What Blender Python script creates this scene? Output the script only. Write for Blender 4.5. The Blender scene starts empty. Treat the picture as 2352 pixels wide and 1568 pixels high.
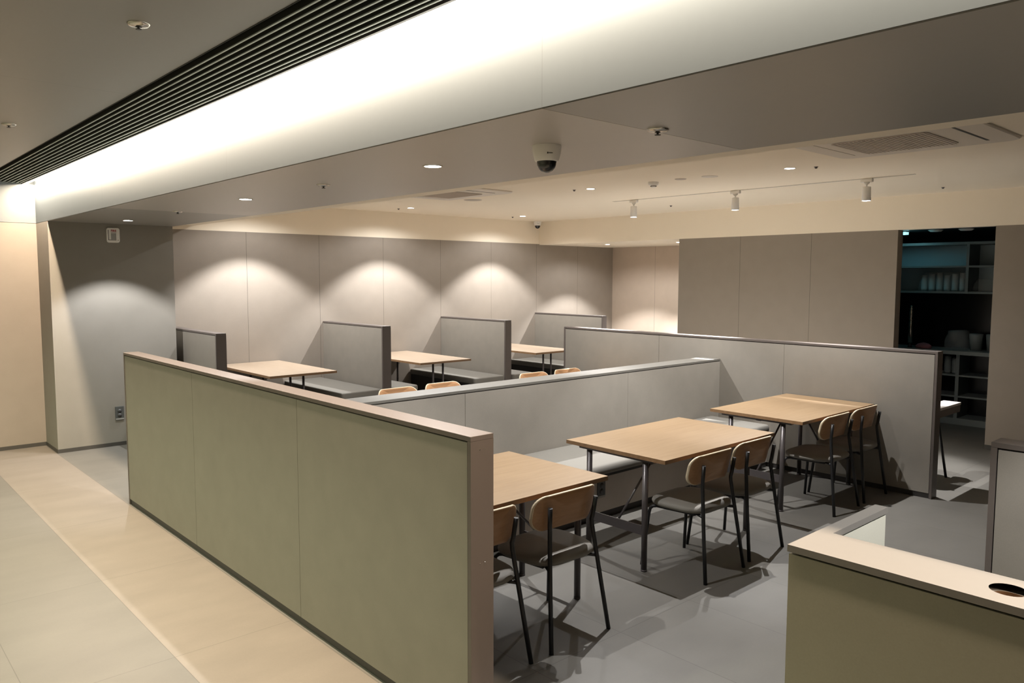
import bpy, bmesh, math, random
from mathutils import Vector, Matrix
PI = math.pi
random.seed(4)
S = bpy.context.scene
C = S.collection

# ------------------------------------------------------------------ camera, world, exposure
cam_d = bpy.data.cameras.new('camera')
cam_d.sensor_width = 36.0
cam_d.lens = 1780.147 / 2352 * 36.0
cam_d.clip_start = 0.05
cam = bpy.data.objects.new('camera', cam_d)
C.objects.link(cam)
_r = Vector((0.74110388, -0.67138777, 0.00187358))
_u = Vector((0.05439347, 0.06282258, 0.99654136))
_f = Vector((0.66918338, 0.73843875, -0.08307717))
cam.matrix_world = Matrix(((_r.x, _u.x, -_f.x, 0), (_r.y, _u.y, -_f.y, 0), (_r.z, _u.z, -_f.z, 1.82), (0, 0, 0, 1)))
S.camera = cam
world = bpy.data.worlds.new('world')
S.world = world
world.use_nodes = True
world.node_tree.nodes['Background'].inputs[0].default_value = (0.9, 0.95, 1.0, 1)
world.node_tree.nodes['Background'].inputs[1].default_value = 0.004
S.view_settings.view_transform = 'Standard'
S.view_settings.look = 'None'
S.view_settings.gamma = 1
S.view_settings.use_curve_mapping = False
S.view_settings.exposure = 0.0

# lamp powers (watts) and colours, all tuned here
BOOTH_W = 265.0            # downlights over the booth tables
SPILL_W = 30.0             # wide stray light of every downlight
SPOT_W = 300.0            # ceiling downlights
SOFFIT_W = 132.0           # downlights in the beam soffit
TRACK_W = 2500.0
CORRIDOR_FILL_W = 235.0        # unseen lamps added to brighten the corridor divider
STRIP_W = 510.0           # LED strip in the corridor light slot
COL_SPOT = (1.0, 0.99, 0.985)
COL_STRIP = (1.0, 0.80, 0.60)
COL_CORR = (0.93, 1.0, 0.67)
COL_KITCHEN = (0.35, 0.9, 1.0)

# the LED strip's light: a long narrow lamp lying in the slot between slats and beam
STRIP_X, STRIP_Z = 1.752, 2.778
_a = bpy.data.lights.new('strip_light', 'AREA')
_a.shape = 'RECTANGLE'; _a.size = 0.03; _a.size_y = 13.0
_a.energy = STRIP_W; _a.color = COL_STRIP
strip_light = bpy.data.objects.new('strip_light', _a)
strip_light.location = (STRIP_X, 2.95, STRIP_Z)
C.objects.link(strip_light)

# ------------------------------------------------------------------ materials
def mat(name, col, rough=0.6, metal=0.0, spec=0.5, noise=0.0, scale=60.0, emit=None, es=0.0, bump=0.0, trans=0.0, coat=0.0):
    m = bpy.data.materials.new(name); m.use_nodes = True
    nt = m.node_tree; b = nt.nodes['Principled BSDF']
    b.inputs['Base Color'].default_value = (*col, 1)
    b.inputs['Roughness'].default_value = rough
    b.inputs['Metallic'].default_value = metal
    b.inputs['Specular IOR Level'].default_value = spec
    if trans: b.inputs['Transmission Weight'].default_value = trans
    if coat: b.inputs['Coat Weight'].default_value = coat
    if emit:
        b.inputs['Emission Color'].default_value = (*emit, 1); b.inputs['Emission Strength'].default_value = es
    if noise or bump:
        tc = nt.nodes.new('ShaderNodeTexCoord')
        n = nt.nodes.new('ShaderNodeTexNoise'); n.inputs['Scale'].default_value = scale; n.inputs['Detail'].default_value = 6
        nt.links.new(tc.outputs['Object'], n.inputs['Vector'])
        if noise:
            n2 = nt.nodes.new('ShaderNodeTexNoise'); n2.inputs['Scale'].default_value = scale * 0.03; n2.inputs['Detail'].default_value = 3
            nt.links.new(tc.outputs['Object'], n2.inputs['Vector'])
            ad = nt.nodes.new('ShaderNodeMath'); ad.operation = 'ADD'
            nt.links.new(n.outputs['Fac'], ad.inputs[0]); nt.links.new(n2.outputs['Fac'], ad.inputs[1])
            mr = nt.nodes.new('ShaderNodeMapRange')
            mr.inputs['From Min'].default_value = 0.6; mr.inputs['From Max'].default_value = 1.4
            mr.inputs['To Min'].default_value = 1 - noise; mr.inputs['To Max'].default_value = 1 + noise
            nt.links.new(ad.outputs[0], mr.inputs['Value'])
            mx = nt.nodes.new('ShaderNodeVectorMath'); mx.operation = 'SCALE'
            mx.inputs[0].default_value = col
            nt.links.new(mr.outputs[0], mx.inputs['Scale'])
            nt.links.new(mx.outputs[0], b.inputs['Base Color'])
            m['_col'] = 1
        if bump:
            bp = nt.nodes.new('ShaderNodeBump'); bp.inputs['Strength'].default_value = bump; bp.inputs['Distance'].default_value = 0.002
            nt.links.new(n.outputs['Fac'], bp.inputs['Height']); nt.links.new(bp.outputs[0], b.inputs['Normal'])
    return m

def add_seams(m, axis, positions, w=0.0022, dark=0.35, z0=None, z1=None):
    """thin shadow joints between boards of one surface, at fixed object coordinates along an axis"""
    nt = m.node_tree; b = nt.nodes['Principled BSDF']
    tc = nt.nodes.new('ShaderNodeTexCoord'); sp = nt.nodes.new('ShaderNodeSeparateXYZ')
    nt.links.new(tc.outputs['Object'], sp.inputs[0])
    prev = None
    for p in positions:
        c = nt.nodes.new('ShaderNodeMath'); c.operation = 'COMPARE'
        nt.links.new(sp.outputs[axis], c.inputs[0]); c.inputs[1].default_value = p; c.inputs[2].default_value = w
        if prev is None: prev = c
        else:
            a = nt.nodes.new('ShaderNodeMath'); a.operation = 'MAXIMUM'
            nt.links.new(prev.outputs[0], a.inputs[0]); nt.links.new(c.outputs[0], a.inputs[1]); prev = a
    mr = nt.nodes.new('ShaderNodeMapRange')
    mr.inputs['To Min'].default_value = 1; mr.inputs['To Max'].default_value = dark
    nt.links.new(prev.outputs[0], mr.inputs['Value'])
    mx = nt.nodes.new('ShaderNodeVectorMath'); mx.operation = 'SCALE'
    bc = b.inputs['Base Color']
    if bc.is_linked: nt.links.new(bc.links[0].from_socket, mx.inputs[0])
    else: mx.inputs[0].default_value = bc.default_value[:3]
    nt.links.new(mr.outputs[0], mx.inputs['Scale']); nt.links.new(mx.outputs[0], bc)
    return m

def wood(name, c1, c2, axis=0, rough=0.45, scale=1.0):
    m = bpy.data.materials.new(name); m.use_nodes = True
    nt = m.node_tree; b = nt.nodes['Principled BSDF']; b.inputs['Roughness'].default_value = rough
    tc = nt.nodes.new('ShaderNodeTexCoord'); mp = nt.nodes.new('ShaderNodeMapping')
    sc = [34.0 * scale] * 3; sc[axis] = 2.2 * scale
    mp.inputs['Scale'].default_value = sc
    nt.links.new(tc.outputs['Object'], mp.inputs[0])
    n = nt.nodes.new('ShaderNodeTexNoise'); n.inputs['Scale'].default_value = 1.0; n.inputs['Detail'].default_value = 8; n.inputs['Roughness'].default_value = 0.6
    n.inputs['Distortion'].default_value = 0.6
    nt.links.new(mp.outputs[0], n.inputs['Vector'])
    mp2 = nt.nodes.new('ShaderNodeMapping'); s2 = [160.0 * scale] * 3; s2[axis] = 8 * scale
    mp2.inputs['Scale'].default_value = s2; nt.links.new(tc.outputs['Object'], mp2.inputs[0])
    n2 = nt.nodes.new('ShaderNodeTexNoise'); n2.inputs['Scale'].default_value = 1.0; n2.inputs['Detail'].default_value = 4
    nt.links.new(mp2.outputs[0], n2.inputs['Vector'])
    ad = nt.nodes.new('ShaderNodeMath'); ad.operation = 'MULTIPLY_ADD'; ad.inputs[1].default_value = 0.45
    nt.links.new(n2.outputs['Fac'], ad.inputs[0]); nt.links.new(n.outputs['Fac'], ad.inputs[2])
    r = nt.nodes.new('ShaderNodeValToRGB')
    r.color_ramp.elements[0].position = 0.5; r.color_ramp.elements[0].color = (*c2, 1)
    r.color_ramp.elements[1].position = 0.95; r.color_ramp.elements[1].color = (*c1, 1)
    nt.links.new(ad.outputs[0], r.inputs[0]); nt.links.new(r.outputs[0], b.inputs['Base Color'])
    return m

def floor_mat():
    m = mat('floor_tile', (0.5, 0.46, 0.42), rough=0.5, spec=0.35)
    nt = m.node_tree; b = nt.nodes['Principled BSDF']; L = nt.links
    tc = nt.nodes.new('ShaderNodeTexCoord'); sp = nt.nodes.new('ShaderNodeSeparateXYZ'); L.new(tc.outputs['Object'], sp.inputs[0])
    def M(op, a, bb=None, c=None):
        n = nt.nodes.new('ShaderNodeMath'); n.operation = op
        for i, v in enumerate((a, bb, c)):
            if v is None: continue
            if hasattr(v, 'outputs'): L.new(v.outputs[0], n.inputs[i])
            elif hasattr(v, 'node'): L.new(v, n.inputs[i])
            else: n.inputs[i].default_value = v
        return n
    ux = M('DIVIDE', M('SUBTRACT', sp.outputs[0], 1.207), 0.598)
    uy = M('DIVIDE', M('SUBTRACT', sp.outputs[1], 3.735), 1.26)
    fx, fy = M('FRACT', ux), M('FRACT', uy)
    dx = M('MULTIPLY', M('MINIMUM', fx, M('SUBTRACT', 1.0, fx)), 0.598)
    dy = M('MULTIPLY', M('MINIMUM', fy, M('SUBTRACT', 1.0, fy)), 1.26)
    j = M('LESS_THAN', M('MINIMUM', dx, dy), 0.0018)
    cv = nt.nodes.new('ShaderNodeCombineXYZ'); L.new(M('FLOOR', ux).outputs[0], cv.inputs[0]); L.new(M('FLOOR', uy).outputs[0], cv.inputs[1])
    wn = nt.nodes.new('ShaderNodeTexWhiteNoise'); L.new(cv.outputs[0], wn.inputs['Vector'])
    n = nt.nodes.new('ShaderNodeTexNoise'); n.inputs['Scale'].default_value = 3.2; n.inputs['Detail'].default_value = 5
    mp = nt.nodes.new('ShaderNodeMapping'); mp.inputs['Scale'].default_value = (0.8, 1.6, 1)
    L.new(tc.outputs['Object'], mp.inputs[0])
    off = nt.nodes.new('ShaderNodeVectorMath'); off.operation = 'ADD'; L.new(mp.outputs[0], off.inputs[0])
    sc = nt.nodes.new('ShaderNodeVectorMath'); sc.operation = 'SCALE'; L.new(wn.outputs['Color'], sc.inputs[0]); sc.inputs['Scale'].default_value = 9
    L.new(sc.outputs[0], off.inputs[1]); L.new(off.outputs[0], n.inputs['Vector'])
    n3 = nt.nodes.new('ShaderNodeTexNoise'); n3.inputs['Scale'].default_value = 90; n3.inputs['Detail'].default_value = 4
    L.new(tc.outputs['Object'], n3.inputs['Vector'])
    t = M('ADD', M('MULTIPLY', n.outputs['Fac'], 0.34), M('ADD', M('MULTIPLY', n3.outputs['Fac'], 0.1), M('MULTIPLY', wn.outputs['Value'], 0.03)))
    t = M('ADD', t, 0.755)
    t = M('MULTIPLY', t, M('SUBTRACT', 1.0, M('MULTIPLY', j, 0.35)))
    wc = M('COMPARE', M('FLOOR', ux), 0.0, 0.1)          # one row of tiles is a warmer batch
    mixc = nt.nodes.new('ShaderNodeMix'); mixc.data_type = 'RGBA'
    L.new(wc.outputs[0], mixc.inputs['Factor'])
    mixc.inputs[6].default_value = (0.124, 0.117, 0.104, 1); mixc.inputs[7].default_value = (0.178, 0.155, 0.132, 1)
    mx = nt.nodes.new('ShaderNodeVectorMath'); mx.operation = 'SCALE'; L.new(mixc.outputs[2], mx.inputs[0])
    L.new(t.outputs[0], mx.inputs['Scale']); L.new(mx.outputs[0], b.inputs['Base Color'])
    return m

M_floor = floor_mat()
M_panel = mat('divider_panel_fabric', (0.225, 0.204, 0.172), 0.75, noise=0.07, scale=240)
M_cap = mat('divider_cap_metal', (0.10, 0.083, 0.074), 0.42, spec=0.5, noise=0.03, scale=30)
M_midcap = mat('low_divider_cap_metal', (0.115, 0.107, 0.092), 0.6, noise=0.03, scale=30)
M_core = mat('shadow_gap_core', (0.03, 0.026, 0.022), 0.8)
M_plinth = mat('recessed_plinth', (0.04, 0.036, 0.033), 0.6)
M_wallback = add_seams(mat('wall_panel_taupe', (0.30, 0.26, 0.218), 0.7, noise=0.05, scale=200), 0, [4.09, 5.092, 6.098, 7.116, 8.126, 9.136, 10.147])
M_wallblock = add_seams(mat('wall_panel_block', (0.285, 0.246, 0.205), 0.7, noise=0.05, scale=200), 1, [5.641, 4.656])
M_wallrecess = add_seams(mat('wall_panel_recess', (0.58, 0.48, 0.39), 0.7, noise=0.05, scale=200), 1, [8.49, 7.49])
M_wallcol = mat('wall_panel_column', (0.26, 0.243, 0.214), 0.7, noise=0.05, scale=200)
M_band = mat('upper_wall_band', (0.17, 0.19, 0.2), 0.45, noise=0.02, scale=40)
M_beam = add_seams(mat('beam_laminate', (0.088, 0.108, 0.122), 0.42, noise=0.02, scale=40), 1, [6.985, 4.445, 1.86, -0.7], w=0.002, dark=0.8)
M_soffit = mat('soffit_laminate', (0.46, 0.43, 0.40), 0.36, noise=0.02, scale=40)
M_soffit_dim = mat('soffit_laminate_dim', (0.29, 0.28, 0.26), 0.36, noise=0.02, scale=40)  # same laminate darkened: weaker sheen of the end segments put into the colour
M_ceil = mat('ceiling_paint_cream', (0.93, 0.84, 0.70), 0.85, noise=0.012, scale=120)
M_ceilc = add_seams(mat('corridor_ceiling_laminate', (0.27, 0.268, 0.255), 0.4, noise=0.02, scale=40), 1, [4.53, 7.2, 1.86], w=0.002, dark=0.7)
M_slat = mat('grille_slat_metal', (0.42, 0.46, 0.44), 0.4)
M_black = mat('black_void', (0.012, 0.013, 0.012), 0.8)
M_slot = mat('slot_liner_white', (0.75, 0.72, 0.66), 0.6)
M_skirt = mat('skirting_dark', (0.06, 0.056, 0.05), 0.5)
M_oak = wood('oak_veneer', (0.25, 0.168, 0.092), (0.20, 0.128, 0.066), 0)
M_oak_y = wood('oak_veneer_booth', (0.37, 0.295, 0.22), (0.315, 0.235, 0.165), 1)
M_oakedge = wood('oak_edge', (0.24, 0.14, 0.07), (0.17, 0.095, 0.042), 0)
M_ply = wood('plywood_back_face', (0.40, 0.22, 0.108), (0.32, 0.165, 0.075), 0, rough=0.4, scale=1.4)
M_plyedge = mat('plywood_edge_pale', (0.55, 0.46, 0.32), 0.5, noise=0.05, scale=40)
M_black_metal = mat('black_powder_coat', (0.012, 0.012, 0.013), 0.38, spec=0.5)
M_leg = mat('grey_steel_leg', (0.085, 0.075, 0.075), 0.34, metal=0.3)
M_seat = mat('seat_vinyl_grey', (0.19, 0.176, 0.155), 0.65, spec=0.3, noise=0.04, scale=160, bump=0.08)
M_cush = mat('bench_vinyl_grey', (0.185, 0.175, 0.154), 0.75, spec=0.25, noise=0.03, scale=160, bump=0.05)
M_cushd = mat('bench_vinyl_dark', (0.17, 0.16, 0.14), 0.45, noise=0.04, scale=160)
M_base = mat('bench_base_dark', (0.035, 0.032, 0.03), 0.6)
M_white = mat('white_plastic', (0.86, 0.84, 0.80), 0.4)
M_grey = mat('grey_plastic', (0.35, 0.345, 0.33), 0.5)
M_trim = mat('lamp_trim_white', (0.76, 0.70, 0.6), 0.45)
M_lens = mat('lamp_lens', (0.9, 0.9, 0.9), 0.4, emit=(1, 0.97, 0.95), es=30)
M_led = mat('led_strip', (1, 0.95, 0.85), 0.5, emit=(1.0, 0.84, 0.66), es=16)
M_chrome = mat('chrome', (0.6, 0.57, 0.52), 0.2, metal=1.0)
M_domeglass = mat('clear_dome', (0.9, 0.9, 0.9), 0.03, trans=1.0)
M_darklens = mat('dark_lens', (0.008, 0.009, 0.009), 0.12)
M_counter = mat('counter_top_laminate', (0.16, 0.15, 0.136), 0.4, noise=0.02, scale=40)
M_counterface = mat('counter_face_panel', (0.27, 0.255, 0.195), 0.7, noise=0.06, scale=200)
M_hole = wood('hole_chipboard', (0.16, 0.09, 0.045), (0.11, 0.06, 0.03), 2)
M_grille = mat('ac_grille', (0.50, 0.44, 0.385), 0.6)
M_acpanel = mat('ac_panel', (0.76, 0.70, 0.62), 0.5)
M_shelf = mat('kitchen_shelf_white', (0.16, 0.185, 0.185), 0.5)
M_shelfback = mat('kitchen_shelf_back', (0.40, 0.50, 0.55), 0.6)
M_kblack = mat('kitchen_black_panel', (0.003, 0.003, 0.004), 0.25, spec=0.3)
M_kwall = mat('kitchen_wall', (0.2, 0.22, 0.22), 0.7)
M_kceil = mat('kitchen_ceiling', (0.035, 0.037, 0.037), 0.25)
M_bag = mat('clear_plastic_bag', (0.75, 0.8, 0.8), 0.2)
M_bag.node_tree.nodes['Principled BSDF'].inputs['Alpha'].default_value = 0.11
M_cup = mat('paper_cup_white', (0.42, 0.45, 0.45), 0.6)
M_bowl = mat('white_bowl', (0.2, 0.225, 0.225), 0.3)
M_pink = mat('pink_cloth', (0.25, 0.1, 0.12), 0.8)
M_red = mat('red_print', (0.35, 0.03, 0.04), 0.5)
M_dark = mat('dark_print', (0.05, 0.05, 0.05), 0.5)
M_sign = mat('emergency_lamp', (0.4, 0.9, 0.95), 0.5, emit=(0.35, 0.9, 1.0), es=1.6)
M_steel = mat('brushed_steel', (0.62, 0.55, 0.47), 0.25, metal=0.9)

# ------------------------------------------------------------------ mesh helpers
def nb(): return bmesh.new()
def box(bm, x0, x1, y0, y1, z0, z1, mi=0, bev=0.0):
    vs = [bm.verts.new((x, y, z)) for z in (z0, z1) for y in (y0, y1) for x in (x0, x1)]
    F = [(0, 2, 3, 1), (4, 5, 7, 6), (0, 1, 5, 4), (2, 6, 7, 3), (0, 4, 6, 2), (1, 3, 7, 5)]
    fs = []
    for f in F:
        fc = bm.faces.new([vs[i] for i in f]); fc.material_index = mi; fs.append(fc)
    if bev:
        es = list({e for f in fs for e in f.edges})
        bmesh.ops.bevel(bm, geom=es, offset=bev, segments=2, affect='EDGES', profile=0.5)
    return fs
def tube(bm, pts, r, n=12, cap=True, mi=0):
    pts = [Vector(p) for p in pts]; rings = []
    prevn = None
    for i, p in enumerate(pts):
        d = (pts[min(i + 1, len(pts) - 1)] - pts[max(i - 1, 0)]).normalized()
        if prevn is None:
            a = Vector((0, 0, 1)) if abs(d.z) < 0.9 else Vector((1, 0, 0))
            nrm = d.cross(a).normalized()
        else:
            nrm = (prevn - d * prevn.dot(d)).normalized()
        prevn = nrm; b = d.cross(nrm)
        rr = r[i] if isinstance(r, (list, tuple)) else r
        rings.append([bm.verts.new(p + (nrm * math.cos(2 * PI * k / n) + b * math.sin(2 * PI * k / n)) * rr) for k in range(n)])
    for a, b in zip(rings, rings[1:]):
        for k in range(n):
            f = bm.faces.new((a[k], a[(k + 1) % n], b[(k + 1) % n], b[k])); f.smooth = True; f.material_index = mi
    if cap:
        bm.faces.new(list(reversed(rings[0]))).material_index = mi
        bm.faces.new(rings[-1]).material_index = mi
def lathe(bm, prof, c=(0, 0, 0), n=32, mi=0, smooth=True, close=True):
    rings = [[bm.verts.new((c[0] + r * math.cos(2 * PI * k / n), c[1] + r * math.sin(2 * PI * k / n), c[2] + z)) for k in range(n)] if r > 1e-6
             else [bm.verts.new((c[0], c[1], c[2] + z))] for r, z in prof]
    for a, b in zip(rings, rings[1:]):
        for k in range(n):
            k2 = (k + 1) % n
            if len(a) == 1 and len(b) == 1: continue
            vs = (a[0], b[k2], b[k]) if len(a) == 1 else ((a[k], a[k2], b[0]) if len(b) == 1 else (a[k], a[k2], b[k2], b[k]))
            f = bm.faces.new(vs); f.smooth = smooth; f.material_index = mi
    if close:
        if len(rings[0]) > 1: bm.faces.new(list(reversed(rings[0]))).material_index = mi
        if len(rings[-1]) > 1: bm.faces.new(rings[-1]).material_index = mi
def rrect(w, d, r, n=8):
    out = []
    for cx, cy, a0 in ((w / 2 - r, d / 2 - r, 0), (-w / 2 + r, d / 2 - r, PI / 2), (-w / 2 + r, -d / 2 + r, PI), (w / 2 - r, -d / 2 + r, 1.5 * PI)):
        for k in range(n + 1):
            a = a0 + PI / 2 * k / n
            out.append((cx + r * math.cos(a), cy + r * math.sin(a)))
    return out
def layers(bm, rings, mi=0, smooth=True, cap=True):
    R = [[bm.verts.new(p) for p in ring] for ring in rings]; n = len(R[0])
    for a, b in zip(R, R[1:]):
        for k in range(n):
            f = bm.faces.new((a[k], a[(k + 1) % n], b[(k + 1) % n], b[k])); f.smooth = smooth; f.material_index = mi
    if cap:
        f = bm.faces.new(list(reversed(R[0]))); f.material_index = mi; f.smooth = smooth
        f = bm.faces.new(R[-1]); f.material_index = mi; f.smooth = smooth
def cushion(bm, x0, x1, y0, y1, z0, z1, r=0.03, e=0.018, mi=0):
    w, d = x1 - x0, y1 - y0; cx, cy = (x0 + x1) / 2, (y0 + y1) / 2; rg = []
    for ins, z in ((e * 0.7, z0), (e * 0.2, z0 + e * 0.3), (0, z0 + e), (0, z1 - e), (e * 0.15, z1 - e * 0.45), (e * 0.5, z1 - e * 0.14), (e, z1), (e * 3, z1 + 0.002), (e * 5, z1 + 0.003)):
        rg.append([(cx + x, cy + y, z) for x, y in rrect(w - 2 * ins, d - 2 * ins, max(0.004, r - ins * 0.6), 5)])
    layers(bm, rg, mi)
def obj(name, bm, m, parent=None, loc=None):
    bmesh.ops.recalc_face_normals(bm, faces=bm.faces)
    me = bpy.data.meshes.new(name); bm.to_mesh(me); bm.free()
    for mm in (m if isinstance(m, (list, tuple)) else [m]): me.materials.append(mm)
    o = bpy.data.objects.new(name, me); C.objects.link(o)
    if parent: o.parent = parent
    if loc: o.location = loc
    return o
def thing(name, label, cat, loc=(0, 0, 0), rz=0, group=None):
    o = bpy.data.objects.new(name, None); C.objects.link(o); o.empty_display_size = 0.1
    o.location = loc; o.rotation_euler = (0, 0, rz)
    return tag(o, label, cat, group)
def tag(o, label, cat, group=None):
    o['label'] = label; o['category'] = cat
    if group: o['group'] = group
    return o
def struct(name, bm, m, label=None):
    o = obj(name, bm, m); o['kind'] = 'structure'
    if label: o['label'] = label
    return o
def sbox(name, m, *a, label=None):
    bm = nb(); box(bm, *a); return struct(name, bm, m, label)
def part(name, m, parent, *a, bev=0.0):
    bm = nb(); box(bm, *a, bev=bev); return obj(name, bm, m, parent)
def dup(root, loc, rz=None, label=None):
    r = root.copy(); C.objects.link(r); r.location = loc
    if rz is not None: r.rotation_euler = (0, 0, rz)
    if label: r['label'] = label
    for ch in list(root.children):
        c = ch.copy(); C.objects.link(c); c.parent = r
        for g in list(ch.children):
            d = g.copy(); C.objects.link(d); d.parent = c
    return r

# ------------------------------------------------------------------ room shell
BX0, BX1, BZ = 1.816, 3.03, 2.37       # the beam over the dividers
YB = 9.48                              # back wall
CH = 2.74                              # seating ceiling
XR = 9.20                              # right wall
XREC, YREC = 11.10, 6.62               # recess behind the right wall
YF = -3.6                              # wall behind the camera
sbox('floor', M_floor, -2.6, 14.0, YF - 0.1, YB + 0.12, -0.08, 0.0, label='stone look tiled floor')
sbox('ceiling', M_ceil, BX1, XR, YF, YB, CH, CH + 0.1, label='cream painted ceiling above the tables')
sbox('ceiling_recess', M_ceil, XR + 0.12, XREC, YREC, YB, 2.36, 2.46, label='low cream ceiling of the far corner')
sbox('ceiling_corridor', M_ceilc, -2.5, 1.335, YF, YB, 2.79, 2.9, label='grey brown corridor ceiling')
# cream boxed step beside the beam, and the cream upper walls
sbox('trim_1', M_ceil, BX1, 3.437, YF, YB - 0.02, 2.42, CH, label='cream boxed step beside the beam')
sbox('trim_2', M_ceil, BX1, XR + 0.1, YB - 0.008, YB + 0.1, 2.372, CH + 0.1, label='cream upper wall over the booths')
sbox('trim_3', M_ceil, XR, XR + 0.12, YF, YB - 0.01, 2.36, CH + 0.1, label='cream upper wall over the kitchen door')
sbox('wall_back', M_wallback, BX1, XREC + 0.1, YB - 0.012, YB + 0.1, 0, 2.372)
sbox('wall_recess', M_wallrecess, XREC, XREC + 0.1, YREC, YB - 0.012, 0, 2.36)
DY0, DY1 = 2.65, 3.63
sbox('wall_right', M_wallblock, XR, XR + 0.14, DY1, YREC, 0, 2.36)
sbox('wall_right_front', M_wallblock, XR, XR + 0.14, YF, DY0, 0, 2.36)
sbox('wall_recess_side', M_wallblock, XR + 0.14, XREC + 0.1, YREC - 0.12, YREC, 0, 2.36)
sbox('wall_corridor_end', mat('wall_panel_beige', (0.29, 0.25, 0.213), 0.7, noise=0.05, scale=200), -2.6, BX0 + 0.02, YB, YB + 0.1, 0, BZ)
sbox('trim_4', M_band, -2.6, BX0 + 0.02, YB - 0.002, YB + 0.1, BZ + 0.003, 3.0, label='pale upper band of the corridor end wall')
sbox('wall_column', M_wallcol, BX0, BX1, 8.955, YB + 0.1, 0, BZ)
sbox('wall_left', M_wallcol, -2.6, -2.5, YF, YB, 0, 2.8)
sbox('wall_front', M_wallcol, -2.6, XR, YF - 0.1, YF, 0, 3.0)
# beam: pale face, darker soffit
bm = nb(); box(bm, BX0, BX1, YF, YB, BZ + 0.004, 3.0); struct('ceiling_beam', bm, M_beam, 'pale laminate ceiling beam')
bm = nb()
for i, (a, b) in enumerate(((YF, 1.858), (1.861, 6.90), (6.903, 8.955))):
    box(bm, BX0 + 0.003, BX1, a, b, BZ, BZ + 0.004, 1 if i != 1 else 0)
struct('ceiling_soffit', bm, [M_soffit, M_soffit_dim], 'taupe soffit under the beam')
# skirting
bm = nb(); box(bm, -2.5, BX0, YB - 0.004, YB, 0, 0.04); box(bm, BX0 - 0.004, BX0, 8.951, YB, 0, 0.04); box(bm, BX0, BX1, 8.951, 8.955, 0, 0.04)
struct('baseboard_left', bm, M_skirt)
bm = nb(); box(bm, XR - 0.004, XR, DY1, YREC, 0, 0.05); box(bm, XR - 0.004, XR, YF, DY0, 0, 0.05)
struct('baseboard_right', bm, M_skirt)
# light slot beside the beam
sbox('trim_5', M_leg, 1.703, 1.717, YF, YB, 2.773, 3.0, label='lip between the slatted grille and the light slot')
sbox('ceiling_slot', M_slot, 1.717, BX0, YF, YB, 2.9, 3.0, label='white inside of the light slot')

# slatted linear grille in the corridor ceiling
g = thing('linear_grille', 'long dark slatted grille in the corridor ceiling beside the light slot', 'ceiling grille', (1.34, 3.0, 2.79))
SLX = (0.034, 0.072, 0.112, 0.152, 0.193, 0.233, 0.274, 0.315, 0.345)
bm = nb(); box(bm, 0, 0.363, YF - 3.0, YB - 3.0, 0.10, 0.12); [box(bm, x - 0.0042, x + 0.0042, YF - 3.0, YB - 3.0, -0.0075, 0.04) for x in SLX]; box(bm, -0.005, 0.0, YF - 3.0, YB - 3.0, -0.002, 0.12); obj('plenum', bm, M_black, g)
bm = nb()
for x in SLX:
    box(bm, x - 0.004, x + 0.004, YF - 3.0, YB - 3.0, -0.012, -0.0075)
obj('slats', bm, M_slat, g)
for y in (-0.6, 1.53, 4.18): part('crossbar', M_black, g, 0, 0.363, y - 0.03, y + 0.03, 0.03, 0.05)

# LED strip that gives the slot its light
t = thing('led_strip', 'glowing light strip hidden in the slot above the corridor', 'light strip', (STRIP_X, 3.0, 2.83))
bm = nb(); box(bm, -0.02, 0.02, YF - 3.0, YB - 3.0, 0.012, 0.07); obj('profile', bm, M_trim, t)
bm = nb(); box(bm, -0.012, 0.012, YF - 3.0, YB - 3.0, -0.045, 0.012); obj('diffuser', bm, M_led, t)
strip_light.parent = t; strip_light.location = (0, -0.05, STRIP_Z - 2.83)

# ------------------------------------------------------------------ low dividers
def divider(label, axis, x0, x1, y0, y1, h, seams, cap=None, end0=True, end1=True, group='low dividers between the seats', plinth=True):
    """panelled screen: metal cap and end posts around inset panels, dark plinth; axis 'y' runs along y"""
    cap = cap or M_cap
    r = thing('booth_divider', label, 'divider', ((x0 + x1) / 2, (y0 + y1) / 2, 0), 0, group)
    hx, hy = (x1 - x0) / 2, (y1 - y0) / 2
    T, E, G = 0.02, 0.02, 0.006
    part('cap', cap, r, -hx, hx, -hy, hy, h - T, h, bev=0.0015)
    L0, L1 = (-hy, hy) if axis == 'y' else (-hx, hx)
    a, b = L0, L1
    if end0:
        part('end_cap', cap, r, *((-hx, hx, L0, L0 + E) if axis == 'y' else (L0, L0 + E, -hy, hy)), 0.0, h - T); a = L0 + E
    if end1:
        part('end_cap', cap, r, *((-hx, hx, L1 - E, L1) if axis == 'y' else (L1 - E, L1, -hy, hy)), 0.0, h - T); b = L1 - E
    w = 0.014
    if axis == 'y': part('core', M_core, r, -hx + w, hx - w, a, b, 0.05, h - T)
    else: part('core', M_core, r, a, b, -hy + w, hy - w, 0.05, h - T)
    if plinth:
        if axis == 'y': part('plinth', M_plinth, r, -hx + 0.012, hx - 0.012, a, b, 0, 0.05)
        else: part('plinth', M_plinth, r, a, b, -hy + 0.012, hy - 0.012, 0, 0.05)
    cen = (y0 + y1) / 2 if axis == 'y' else (x0 + x1) / 2
    cuts = [a + (0.004 if end0 else 0)] + sorted(s - cen for s in seams) + [b - (0.004 if end1 else 0)]
    for p, q in zip(cuts, cuts[1:]):
        q2 = q - (0.003 if q != cuts[-1] else 0)
        for sgn in (-1, 1):
            hh = hx if axis == 'y' else hy
            lo, hi = (-hh + 0.002, -hh + w) if sgn < 0 else (hh - w, hh - 0.002)
            if axis == 'y': part('panel', M_panel, r, lo, hi, p, q2, 0.045, h - T - G)
            else: part('panel', M_panel, r, p, q2, lo, hi, 0.045, h - T - G)
    return r
fd = divider('long low divider of olive grey panels with pink beige cap along the corridor', 'y', 1.815, 1.928, 2.233, 6.575, 1.22, [5.112, 3.647])
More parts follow.
